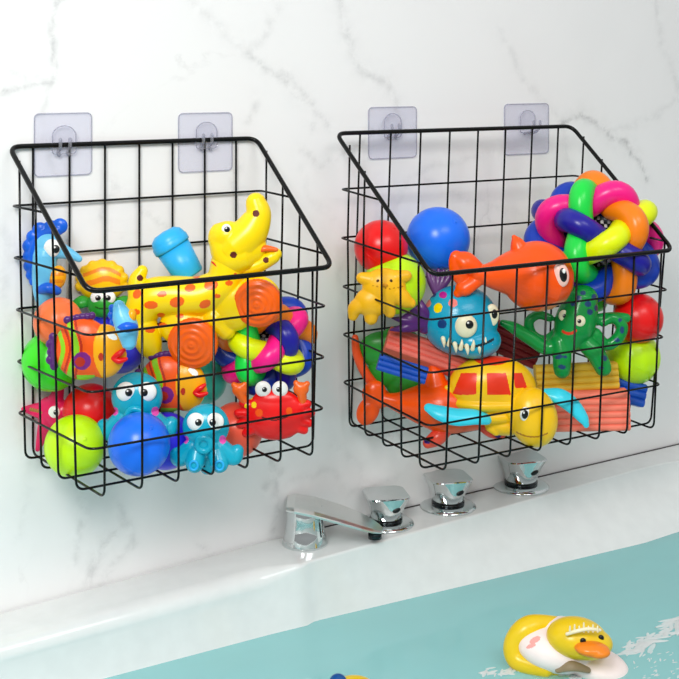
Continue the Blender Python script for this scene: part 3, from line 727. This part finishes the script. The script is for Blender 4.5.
def giraffe():
    t = Toy('giraffe_toy', 'big yellow giraffe ride toy with orange spots and two orange wheels', 'bath toy', 200, 285, 1.123, LB)
    bm = bmesh.new()
    t.T(bm, [(136, 322, 0, 15), (150, 300, 0, 20), (172, 296, 0, 20), (200, 296, 0, 20), (222, 284, 0, 18), (228, 262, 0, 17)])
    t.T(bm, [(140, 300, 0, 12), (137, 282, 0, 9), (142, 271, 0, 6)])
    t.T(bm, [(142, 325, 0, 16), (150, 345, 0, 13), (155, 355, 0, 8)])
    t.E(bm, 186, 326, 0, 27, 21, 16); t.E(bm, 234, 304, 0, 24, 27, 16); t.T(bm, [(215, 318, 0, 15), (226, 330, 0, 10)])
    t.E(bm, 256, 298, -3, 25, 23, 12); t.E(bm, 192, 334, -3, 26, 24, 12)
    SP = [(151, 305, 7, 4, 0), (162, 294, 5, 3, -10), (161, 315, 4, 2.2, 0), (137, 294, 4, 5, 30), (164, 284, 4, 2.5, 0), (177, 302, 7.5, 5.2, -15), (190, 288, 5.5, 3.8, -15), (211, 285, 7, 5, -10), (205, 304, 6, 4, -25), (217, 296, 3.4, 2.2, 0), (150, 330, 5, 3, 0), (163, 325, 4, 2.4, 0), (229, 283, 4, 2.6, 0), (136, 312, 4, 3, 0), (196, 276, 4, 2.2, 0), (180, 316, 4, 2.4, 0)]
    def pt(x, y, n):
        if n > 0:
            for c in SP:
                if inE(x, y, c): return 1
            if inE(x, y, (140, 278, 3.2, 3.2)) or inE(x, y, (160, 324, 3, 2.4)): return 2
        return 0
    t.fused('body', bm, [YEL, P_('orange spot paint', 'f46410'), HOLE], pt)
    bm = bmesh.new()
    t.T(bm, [(224, 245, 2, 15), (230, 256, 2, 17), (240, 255, 3, 18)]); t.E(bm, 219, 238, 3, 11, 15, 11); t.E(bm, 228, 236, 4, 18, 15, 14)
    t.T(bm, [(236, 246, 2, 20), (250, 232, 2, 18), (258, 215, 2, 13.5), (256, 203, 2, 10.5)])
    t.E(bm, 234, 262, 3, 19, 12, 14); t.E(bm, 250, 248, 2, 17, 17, 13)
    def pt2(x, y, n):
        if n > 0:
            for c in [(256, 213.5, 3.4, 3.6), (233.5, 255, 3.4, 3.4)]:
                if inE(x, y, c): return 1
            if abs(math.hypot(x - 233, (y - 255)) - 0) < 0: return 1
        return 0
    hd = t.fused('head', bm, [YEL, HOLE], pt2)
    bm = bmesh.new(); t.T(bm, [(240, 268, 3, 7), (256, 266, 3, 7.5), (272, 257, 3, 7.5), (276, 254, 3, 6)]); t.fused('lower_jaw', bm, [YEL, HOLE], lambda x, y, n: 1 if n > 0 and inE(x, y, (266, 260, 3, 3)) else 0, parent=hd)
    bm = bmesh.new(); t.T(bm, [(255, 254, 8, 1.5), (264, 248.5, 9, 3.5), (276, 249.5, 8, 2.2)], flat=.8); t.add('lip', bm, P_('orange lip', 'f46818'), hd, label='orange lip')
    bm = bmesh.new(); t.T(bm, [(212, 262, 11, .8), (222, 270, 15, .8), (236, 274, 14, .8)]); t.add('collar_line', bm, P_('red line', 'd81c10'), hd)
    e = t.eye(226.5, 229, 13.5, 4.8, 5, .6, .4, .6); e.parent = t.root
    for x, y, r in ((258, 303, 24), (193, 343, 25)):
        c = t.P(x, y, 14); M = Matrix.Translation(c) @ (Matrix.Rotation(math.radians(-8), 4, 'Z') @ Matrix.Rotation(math.radians(90 + 8), 4, 'X'))
        k = t.k; bm = bmesh.new()
        prof = [(.001, -5), (r * .93, -5), (r, -3), (r, 3)]
        for i in range(41):
            f = 1 - i / 40; prof.append((max(.001, r * .97 * f), 4.2 + 3.2 * (1 - f * f) + .42 * math.sin(f * 24)))
        lathe(bm, [(a * k, b * k) for a, b in prof], 90, M, shape=lambda a, z: 1 + (.012 * math.cos(36 * a) if abs(z) < 4.2 * k else 0)); t.add('wheel', bm, P_('bright orange wheel', 'ff6408'), label='orange ribbed wheel')
giraffe()
def bottle():
    t = Toy('toy_cup', 'sky blue dome-topped cup leaning behind the back of the giraffe', 'toy cup', 178, 255, 1.1366, LB)
    k = t.k; M = Matrix.Translation(t.P(178, 256, -4)) @ Matrix.Rotation(math.radians(-31), 4, 'Y')
    bm = bmesh.new(); lathe(bm, [(.001, -24 * k), (13.5 * k, -24 * k), (15 * k, -22 * k), (17.5 * k, 10 * k), (.001, 10.2 * k)], 48, M); t.add('cup_body', bm, SKY)
    bm = bmesh.new(); lathe(bm, [(.001, 10 * k), (18.6 * k, 10 * k), (19 * k, 12 * k), (18.8 * k, 17 * k), (18 * k, 18 * k), (17.8 * k, 19.5 * k), (16 * k, 24 * k), (11 * k, 27.5 * k), (.001, 28.5 * k)], 60, M, shape=lambda a, z: 1 + (.008 * math.cos(30 * a) if z < 17.5 * k else 0)); t.add('lid', bm, SKY)
bottle()
def knotball(cx, cy, R_, r, Z, label, cols, grp, rot):
    t = Toy('knot_ball', label, 'knot ball', cx, cy, Z, grp)
    bm = bmesh.new(); ph = (1 + 5 ** .5) / 2
    ax = [Vector(v).normalized() for v in [(0, 1, ph), (0, 1, -ph), (1, ph, 0), (1, -ph, 0), (ph, 0, 1), (-ph, 0, 1)]]
    RM = Matrix.Rotation(rot[0], 3, 'X') @ Matrix.Rotation(rot[1], 3, 'Y') @ Matrix.Rotation(rot[2], 3, 'Z')
    for i, a in enumerate(ax):
        # start the phase at a crossing with another great circle
        b = ax[(i + 1) % 6]; u = a.cross(b).normalized(); v = a.cross(u)
        # over/under sign: chosen per circle so neighbours alternate
        pts = []
        for j in range(110):
            th = 2 * PI * j / 110
            # local sign so that crossings alternate around the loop
            rr = R_ * (1 + .18 * SIG[i] * math.cos(5 * th))
            pts.append(RM @ ((u * math.cos(th) + v * math.sin(th)) * rr * t.k))
        bm = bmesh.new(); sweep(bm, pts, r * t.k, 18, closed=True)
        t.add('ring', bm, cols[i][0], label=cols[i][1] + ' ring')
    bm = bmesh.new(); ellip(bm, (0, 0, 0), (R_ * .52 * t.k,) * 3, None, 40, 24); t.fused('bell_core', bm, [P_('core black', '101018'), P_('core white', 'e8e8e8')], lambda x, y, n: 1 if (math.sin(x * .9) * math.sin(y * .8) > .15) else 0, vox=1, it=1, label='black and white patterned core')
def _sig():
    ph = (1 + 5 ** .5) / 2
    ax = [Vector(v).normalized() for v in [(0, 1, ph), (0, 1, -ph), (1, ph, 0), (1, -ph, 0), (ph, 0, 1), (-ph, 0, 1)]]
    def val(i, p):
        a = ax[i]; b = ax[(i + 1) % 6]; u = a.cross(b).normalized(); v = a.cross(u)
        th = math.atan2(p.dot(v), p.dot(u)); return math.cos(5 * th)
    best = None
    for m in range(64):
        sg = [1 if m >> i & 1 else -1 for i in range(6)]; bad = 0
        for i in range(6):
            for j in range(i + 1, 6):
                for s_ in (1, -1):
                    p = ax[i].cross(ax[j]).normalized() * s_
                    if sg[i] * val(i, p) * sg[j] * val(j, p) > 0: bad += 1
        if best is None or bad < best[0]: best = (bad, sg)
    print('knot bad crossings', best); return best[1]
SIG = _sig()
knotball(264, 341, 37, 10.8, 1.162, 'smaller knotted ring ball of rainbow loops, below the giraffe wheel', [(NYEL, 'neon yellow'), (NGRN, 'green'), (PINK, 'pink'), (NORG, 'orange'), (COB, 'cobalt blue'), (NAVY, 'navy')], LB, (-2.64263, -.89845, -.85426))
knotball(594, 241, 50, 11.8, 1.352, 'large knotted ring ball of rainbow loops rising above the right basket rim', [(NGRN, 'green'), (NAVY, 'navy'), (NYEL, 'neon yellow'), (PINK, 'pink'), (NORG, 'orange'), (COB, 'cobalt blue')], RB, (-2.75175, -.97116, 2.51794))

def puppy():
    t = Toy('puppy_toy', 'marigold yellow puppy shaped squirt toy on the lime ball', 'bath toy', 380, 293, 1.243, RB)
    bm = bmesh.new(); t.E(bm, 384, 288, 0, 22, 20, 11); t.E(bm, 372, 302, 0, 18, 15, 11)
    t.T(bm, [(368, 300, 0, 9), (356, 308, 0, 8), (353, 316, 0, 5)]); t.T(bm, [(395, 292, 0, 10), (405, 300, 0, 8), (411, 303, 0, 5)]); t.T(bm, [(372, 305, 0, 9), (371, 318, 0, 7)])
    t.T(bm, [(386, 300, 0, 9), (390, 312, 0, 6)]); t.T(bm, [(370, 280, 0, 8), (362, 278, 0, 6)]); t.T(bm, [(396, 278, 0, 8), (406, 276, 0, 6)])
    t.fused('body', bm, [DOG, P_('puppy fine lines', 'c88408')], lambda x, y, n: 1 if n > 2 and any(inE(x, y, (373 + i * 4.2, 289 - abs(i - 4) * .8, 1.1, .8)) for i in range(8)) else 0)
    for x in (378, 391): t.spot(x, 281, 10.5, 1.6, 1.8, P_('tiny dark eye', '503008'), 'eye')
    t.spot(385, 285.5, 11.5, 3.2, 2, P_('nose gold', 'd89410'), 'nose', th=.6)
puppy()
def monster():
    t = Toy('anglerfish_toy', 'teal spotted anglerfish toy with cream teeth and purple fins', 'bath toy', 462, 322, 1.280, RB)
    bm = bmesh.new(); t.E(bm, 460, 320, 0, 38, 35, 30); t.E(bm, 474, 340, 4, 27, 18, 26); t.T(bm, [(470, 293, 4, 8), (471, 280, 6, 2.2)], n=4)
    SP = [((438, 308, 4.2, 5, 20), 1), ((427, 303, 4, 4.4), 2), ((453, 303, 4.6, 4.2), 2), ((443, 295, 4, 3.4), 3), ((433, 294, 3.2, 3.4), 4), ((442, 324, 4.6, 4.6), 4), ((424, 316, 3, 4), 4)]
    def pt(x, y, n):
        if n > -8:
            for c, m in SP:
                if inE(x, y, c): return m
            yl = 347 - .012 * (x - 468) ** 2 + (1.5 if x < 450 else 0)
            if n > 0 and abs(y - yl) < 1.5 and 442 < x < 494: return 5
        return 0
    t.fused('body', bm, [TEALD, YEL, SALM, MAG, DSP, P_('mouth dark', '08303c')], pt)
    for i in range(9):
        x = 443 + i * 5.9; yb = 347.5 - .012 * (x - 468) ** 2; n = math.sqrt(max(.02, 1 - ((x - 464) / 40) ** 2)) * 28 + 1
        dn = 1 if i % 2 else -1
        bm = bmesh.new(); t.T(bm, [(x, yb + 1.5 * dn, n, 2.4), (x + 1, yb - 3 * dn, n + 1.5, 1.8), (x + 1.2, yb - 7 * dn, n + 1, .5)], n=3, seg=8); t.add('tooth', bm, CREAM, label='cream tooth')
    t.eye(466, 326, 31, 11, 11.5, 3.5, -1.5, .36, white=CREAM); t.eye(492, 315, 20, 7, 11, 2.5, -1, .42, white=CREAM)
    bm = bmesh.new()
    for tip in [(392, 318, 14), (404, 298, 14), (417, 295, 10), (390, 330, 14)]:
        t.T(bm, [(428, 322, 8, 6), ((428 + tip[0]) / 2, (324 + tip[1]) / 2, 13, 5.5), (tip[0], tip[1], tip[2], 1)])
    t.E(bm, 412, 322, 13, 12, 10, 5); t.E(bm, 425, 326, 8, 8, 8, 6); t.fused('side_fin', bm, PURP, it=2, label='purple spiked side fin')
    bm = bmesh.new()
    for i in range(5): t.T(bm, [(436, 292, -4, 4), (430 + i * 4.4, 280, -6, 3.4), (428 + i * 5.2, 270 + abs(i - 2) * .8, -7, 2)])
    t.fused('tail_fin', bm, P_('dusky purple plastic', '683878'), it=2, label='dusky purple ribbed tail fin')
monster()
def whale():
    t = Toy('orange_fish_toy', 'large glossy orange fish toy with one round eye, below the knotted ring ball', 'bath toy', 530, 272, 1.2625, RB)
    bm = bmesh.new()
    t.T(bm, [(478, 274, 0, 8), (492, 275, 0, 14), (512, 274, 0, 24), (530, 275, 0, 32), (542, 278, 0, 32)], n=10)
    t.E(bm, 537, 276, 0, 36, 35, 29)
    t.T(bm, [(522, 256, 0, 12), (517, 243, 0, 7), (514, 237, 0, 2.5)])
    t.T(bm, [(482, 273, 0, 7), (466, 262, 0, 11), (455, 256, 0, 5)], flat=.8); t.E(bm, 459, 268, 0, 10, 18, 6, -12); t.T(bm, [(480, 278, 0, 7), (464, 288, 0, 9), (458, 293, 0, 5)], flat=.8)
    t.fused('body', bm, [ORG, P_('pale orange mouth', 'fc9068')], lambda x, y, n: 1 if n > 0 and inE(x, y, (552, 306, 14, 2.6, -22)) else 0)
    q = t.surf(561, 275, 24); bm = bmesh.new(); t.E(bm, 561, 275, q - .5, 8, 12, 4.0, -8); r_ = t.add('eye', bm, LPK, label='pale pink ringed eye')
    bm = bmesh.new(); t.E(bm, 563, 275, q + 2.4, 4, 7, 2, -8); t.add('pupil', bm, BLK, r_)
    bm = bmesh.new(); t.E(bm, 564, 271, q + 4.1, 1.6, 2.4, .6); t.add('glint', bm, WHT, r_)
whale()
def green_octo():
    t = Toy('octopus_toy', 'glossy green octopus toy with blue spots sitting on mustard clay', 'bath toy', 572, 332, 1.298, RB)
    bm = bmesh.new(); t.T(bm, [(581, 302, 0, 17), (578, 314, 0, 20), (573, 328, 0, 20), (568, 338, 0, 16)]); t.E(bm, 583, 298, 0, 15, 13, 13)
    t.T(bm, [(565, 338, 2, 11), (548, 348, 3, 7.5), (530, 338, 2, 7), (514, 328, 1, 6), (503, 323, 1, 3.5)])
    t.T(bm, [(560, 342, 4, 10), (562, 355, 8, 9.5), (562, 366, 9, 9), (562, 370, 9, 8.5)])
    t.T(bm, [(584, 342, 4, 9), (595, 353, 8, 9.5), (601, 363, 9, 9), (603, 368, 9, 8.5)])
    t.T(bm, [(594, 335, -2, 8), (606, 345, -4, 6), (618, 338, -4, 6), (622, 326, -4, 6), (613, 318, -4, 5), (603, 323, -3, 4)])
    t.T(bm, [(560, 330, -6, 6), (546, 340, -8, 5), (533, 335, -9, 5), (529, 322, -9, 5), (538, 315, -9, 4.5), (550, 318, -8, 4)])
    t.T(bm, [(594, 320, -6, 6), (612, 318, -8, 6), (626, 318, -9, 5)])
    SP = [(578, 298, 3.5, 2.6), (588, 304, 3.4, 3), (583, 293, 3, 2.2), (594, 297, 2.6, 3), (590, 312, 3, 3), (573, 304, 2.6, 2.2), (596, 308, 2, 3), (559, 357, 4, 2.2, -15), (565, 357, 2, 1.5), (562, 367, 4, 2.2, 8), (604, 358, 3.4, 2.6, 30), (601, 368, 3, 1.6), (622, 330, 2.2, 4), (617, 340, 3, 2.2), (620, 320, 2, 2)]
    def pt(x, y, n):
        if n > -4:
            for c in SP:
                if inE(x, y, c): return 1
            if abs(y - (333.5 - .055 * (x - 569) ** 2)) < 1.4 and 562 < x < 577 and n > 3: return 2
        return 0
    t.fused('body', bm, [SEAG, P_('blue octopus spot', '1c4470'), P_('red smile paint', 'e83418')], pt, label='green body with dark blue spots')
    t.eye(563.5, 315.5, 17.5, 4.8, 5.6, .8, .4, .36, white=CREAM, tilt=10); t.eye(580, 321, 19, 5.4, 5.6, -.6, .2, .36, white=CREAM)
green_octo()
def ridged(name, label, cx, cy, Z, lx, ly, ln, roll, m, ridges, yaw=0, pitch=0):
    t = Toy(name, label, 'modelling clay', cx, cy, Z, RB, single=True); bm = bmesh.new(); k = t.k
    # ribbed slab: cross-section in the height/depth plane with rounded ribs, extruded along length
    prof = []; N = ridges
    for i in range(N):
        for j in range(7):
            a = j / 6; z = -ly / 2 + ly * (i + a) / N; prof.append((-(ln / 2) - math.sin(PI * a) ** .6 * min(2.2, ly / N * .3), z))
    top = []
    M_ = max(2, int(ln / 5))
    for i in range(M_):
        for j in range(1, 6): a = j / 6; top.append((-ln / 2 + ln * (i + a) / M_, ly / 2 + math.sin(PI * a) * 1.0))
    prof += top + [(ln / 2, ly / 2), (ln / 2, -ly / 2)]
    R_ = t.rot(roll, yaw, pitch); rings = []
    for x, s_ in [(-lx / 2, .94), (-lx / 2 + 1.2, 1), (0, 1), (lx / 2 - 1.2, 1), (lx / 2, .94)]:
        rings.append([bm.verts.new(R_ @ Vector((x * k, y * s_ * k, z * s_ * k))) for y, z in prof])
    for A, B in zip(rings, rings[1:]):
        for i in range(len(prof)): bm.faces.new((A[i], A[(i + 1) % len(prof)], B[(i + 1) % len(prof)], B[i]))
    bm.faces.new(rings[0]); bm.faces.new(rings[-1])
    o = link(name, bm, m, sm=False); o.location = t.origin; o.rotation_euler = (0, 0, -YAW); tag(o, *t.info); return o
ridged('clay_bar', 'coral ribbed clay bar lying under the anglerfish toy', 428, 354, 1.287, 88, 24, 16, 19, CCLAY, 4, pitch=-35)
ridged('clay_bar', 'short blue clay bar in front of the toy boat hull', 402, 369, 1.232, 50, 16, 12, 17, BCLAY, 3, pitch=-12)
ridged('clay_bar', 'maroon ribbed clay bar between anglerfish and green octopus', 514, 344, 1.3615, 52, 30, 14, 24, MCLAY, 5, pitch=-8)
ridged('clay_bar', 'mustard yellow ribbed clay bar under the green octopus feet', 576, 377, 1.322, 82, 25, 18, -3, YCLAY, 4, pitch=-8)
ridged('clay_bar', 'navy blue ribbed clay bar at the lower right side, below the lime ball', 608, 387, 1.338, 74, 22, 14, 15, BCLAY, 3, pitch=-15)
ridged('clay_bar', 'salmon ribbed clay bar on the right basket floor', 586, 410, 1.3115, 84, 38, 20, -1, PCLAY, 6, pitch=-4)
def hull():
    t = Toy('toy_boat', 'green toy boat hull with an orange gunwale at the right basket left side', 'toy boat', 388, 362, 1.2998, RB)
    bm = bmesh.new()
    for x, y, rx, ry in [(384, 350, 26, 19), (398, 345, 24, 18), (392, 368, 24, 20), (404, 384, 18, 18), (410, 396, 11, 12)]: t.E(bm, x, y, -2, rx, ry, 9)
    t.fused('hull', bm, LGRN)
    bm = bmesh.new(); t.T(bm, [(355, 338, 4, 3.5), (357, 354, 4, 4.5), (366, 374, 4, 5), (380, 391, 4, 5), (396, 404, 4, 5), (408, 409, 4, 4)]); t.add('gunwale', bm, P_('orange red plastic', 'f4541c'), label='orange red edge')
hull()
def shark():
    t = Toy('shark_toy', 'orange shark toy with heart-shaped tail on the right basket floor', 'bath toy', 430, 402, 1.281, RB)
    bm = bmesh.new()
    t.T(bm, [(386, 399, 0, 6), (398, 402, 0, 10), (418, 404, 0, 19), (440, 406, 0, 26), (462, 410, 0, 23), (482, 416, 0, 14), (488, 418, 0, 8)], n=10)
    t.T(bm, [(436, 388, 0, 14), (434, 372, 0, 8), (432, 364, 0, 3)])
    t.E(bm, 374, 393, 0, 12, 13, 7, 25); t.E(bm, 368, 411, 0, 11, 15, 7, 25); t.T(bm, [(390, 400, 0, 5), (378, 402, 0, 7)])
    t.fused('body', bm, ORG)
    for x, y, l in ((438, 440, 'left'), (494, 430, 'right')):
        bm = bmesh.new()
        if l == 'left': t.T(bm, [(450, 427, 6, 5), (438, 437, 10, 8), (428, 443, 10, 5.5)])
        else: t.T(bm, [(480, 425, 6, 5), (492, 431, 10, 7), (501, 434, 10, 5)])
        sp = (427.5, 441) if l == 'left' else (498, 435)
        t.fused('foot', bm, [P_('coral red plastic', 'f04c34'), P_('foot spot', '3c2488')], lambda a, b, c: 1 if inE(a, b, (sp[0], sp[1], 3.4, 3)) and c > 8 else 0, label='coral red foot with a blue spot')
shark()
def float_turtle():
    t = Toy('turtle_toy', 'yellow swimming turtle toy with red shell panels and cyan flippers', 'bath toy', 500, 398, 1.272, RB)
    bm = bmesh.new(); t.E(bm, 492, 387, 0, 44, 31, 24); t.E(bm, 491, 401, 0, 44, 10, 26); t.T(bm, [(456, 394, 4, 7), (447, 388, 4, 3)]);
    def pt(x, y, n):
        if n < -4: return 0
        if inE(x, y, (492, 357, 19, 8.5)): return 1
        if 373 < y < 395:
            f = (y - 373) / 22
            if 461 - 9 * f < x < 477 - 1 * f and y < 396 - 2 * abs(x - 465) / 12: return 1
            if 487 + 0 * f < x < 506 + 5 * f: return 1
            if 513 + 3 * f < x < 522 + 8 * f and y < 388: return 1
        return 0
    t.fused('shell', bm, [PYEL, RGL], pt, label='yellow shell with red panels')
    bm = bmesh.new(); t.E(bm, 533, 417, 16, 24, 30, 20, -14); t.E(bm, 520, 408, 12, 17, 19, 15)
    t.fused('head', bm, [PYEL, P_('turtle mouth line', 'c07808')], lambda x, y, n: 1 if n > 10 and abs(y - (437 - .0 * x + .018 * (x - 533) ** 2 * -1)) < .8 and 516 < x < 548 else 0)
    t.eye(525, 414, 33.5, 5, 7, 0, .5, .62, tilt=8)
    bm = bmesh.new(); t.T(bm, [(429, 408, 24, 5), (440, 413, 27, 8), (456, 417, 28, 9), (474, 417, 27, 8), (486, 419, 22, 6)], flat=.65); t.add('flipper', bm, CYAN, label='cyan flipper')
    bm = bmesh.new(); t.T(bm, [(546, 394, 4, 6), (560, 397, 6, 9), (573, 406, 6, 9), (583, 418, 6, 6.5), (586, 424, 6, 4)], flat=.65); t.add('flipper', bm, CYAN, label='cyan flipper')
    bm = bmesh.new(); t.E(bm, 490, 414, 2, 32, 10, 20); t.E(bm, 505, 425, 4, 20, 10, 14); t.T(bm, [(490, 427, 10, 5), (496, 432, 12, 4)]); t.fused('underside', bm, PYEL)
float_turtle()
# ------------------------------------------------------------------ toys afloat
def duck():
    p = onplane(560, 663, 2, ZW); Z = (p - CAM).dot(FWD)
    t = Toy('rubber_duck', 'yellow rubber duck in a white dress and tiara floating in the bath', 'rubber duck', 565, 645, Z)
    bm = bmesh.new(); t.E(bm, 550, 656, -4, 40, 19, 30); t.T(bm, [(560, 625, -8, 8), (530, 628, 0, 12), (514, 643, 4, 10), (518, 660, 10, 10), (545, 668, 22, 9)]); 
    t.fused('body', bm, P_('duck yellow', 'e8c414'), vox=1)
    bm = bmesh.new(); t.E(bm, 556, 648, 5, 40, 21, 33, 8); t.E(bm, 595, 664, 8, 34, 14, 30, 12); t.E(bm, 562, 627, 0, 20, 8, 18)
    t.fused('dress', bm, [P_('white dress', 'f8e8e4', rough=.5), P_('pink ribbon', 'f4a8a0')], lambda x, y, n: 1 if inE(x, y, (535, 640, 6, 3, -30)) or inE(x, y, (531, 646, 5, 2, -20)) else 0, vox=1, label='white dress')
    bm = bmesh.new(); t.E(bm, 577, 638, 22, 30, 19, 24, 6); t.E(bm, 586, 643, 26, 26, 14, 22); hd = t.fused('head', bm, P_('duck yellow', 'e8c414'), vox=1)
    bm = bmesh.new(); t.E(bm, 592, 649, 47, 17, 6.5, 12, 4); t.E(bm, 598, 652, 50, 12, 5, 10, 0); t.fused('bill', bm, P_('duck bill orange', 'f08418'), parent=hd, label='orange bill', vox=1)
    for x, y, n in ((583, 641, 45), (601, 638, 44)): t.spot(x, y, n, 3, 3, BLK, 'eye', th=.6, parent=hd)
    bm = bmesh.new(); t.T(bm, [(567, 634, 44, 1.6), (577, 631, 46, 1.8), (588, 629, 46, 1.8), (600, 630, 43, 1.5)])
    for i in range(7): x = 570 + i * 4.6; t.T(bm, [(x, 631.5, 45, 1.2), (x, 626.5 - 1.5 * (i % 2) - (2 if i == 3 else 0), 45, .8)], n=3, seg=8)
    t.add('tiara', bm, P_('tiara pearl', 'f0e4c0', rough=.2), hd, label='pearl tiara')
    bm = bmesh.new(); t.T(bm, [(558, 670, 36, 3), (572, 666, 40, 5), (588, 670, 38, 3)], flat=.5); t.add('foot', bm, P_('duck foot brown', '8c7a5c', rough=.5), label='brown foot at the waterline')
duck()
def submerged_toy():
    p = onplane(352, 690, 2, ZW); Z = (p - CAM).dot(FWD)
    t = Toy('floating_toy', 'yellow floating toy with a dark blue cap, cut off by the photo bottom', 'bath toy', 352, 690, Z)
    bm = bmesh.new(); t.E(bm, 354, 692, 0, 24, 15, 18); t.fused('body', bm, P_('duck yellow', 'e8c414'), vox=1)
    bm = bmesh.new(); t.E(bm, 338, 682, 4, 9, 8, 8); t.fused('cap', bm, P_('deep blue plastic', '0c4c90'), vox=1, label='dark blue cap')
submerged_toy()
def foam():
    bm = bmesh.new(); rnd = random.Random(3)
    def pch(x, y, r, sx_=1, m=1):
        p = onplane(x, y, 2, ZW); k = (p - CAM).dot(FWD) / FPX
        ellip(bm, (p.x, p.y, ZW + .0004), (r * k * sx_, r * k, r * k * .25), Matrix.Rotation(rnd.uniform(-.5, .9), 3, 'Z'), 14, 6)
    for i in range(90):   # froth in front of the duck
        u = rnd.random(); pch(482 + 105 * u, 673 + 4 * math.sin(u * 9) - 5 * math.sin(u * PI) + rnd.gauss(0, 2.2), rnd.uniform(.8, 2.2), rnd.uniform(2, 5))
    for i in range(110):   # splash streak to the right of the duck
        u = rnd.random(); pch(625 + 75 * u, 651 - 44 * u ** 1.3 + rnd.gauss(0, 3 + 3 * u), rnd.uniform(.8, 2.8), rnd.uniform(2.5, 7))
    for i in range(40): pch(rnd.uniform(630, 679), rnd.uniform(650, 679), rnd.uniform(.4, 1.0), 4)
    m = bpy.data.materials.new('thin foam'); m.use_nodes = True; n = m.node_tree; b = n.nodes['Principled BSDF']
    b.inputs['Base Color'].default_value = lin('f8fcfc'); b.inputs['Roughness'].default_value = .4; b.inputs['Alpha'].default_value = .42
    o = link('water_foam', bm, m); tag(o, 'white froth and splash beads on the bath water around the duck', 'foam', kind='stuff')
foam()
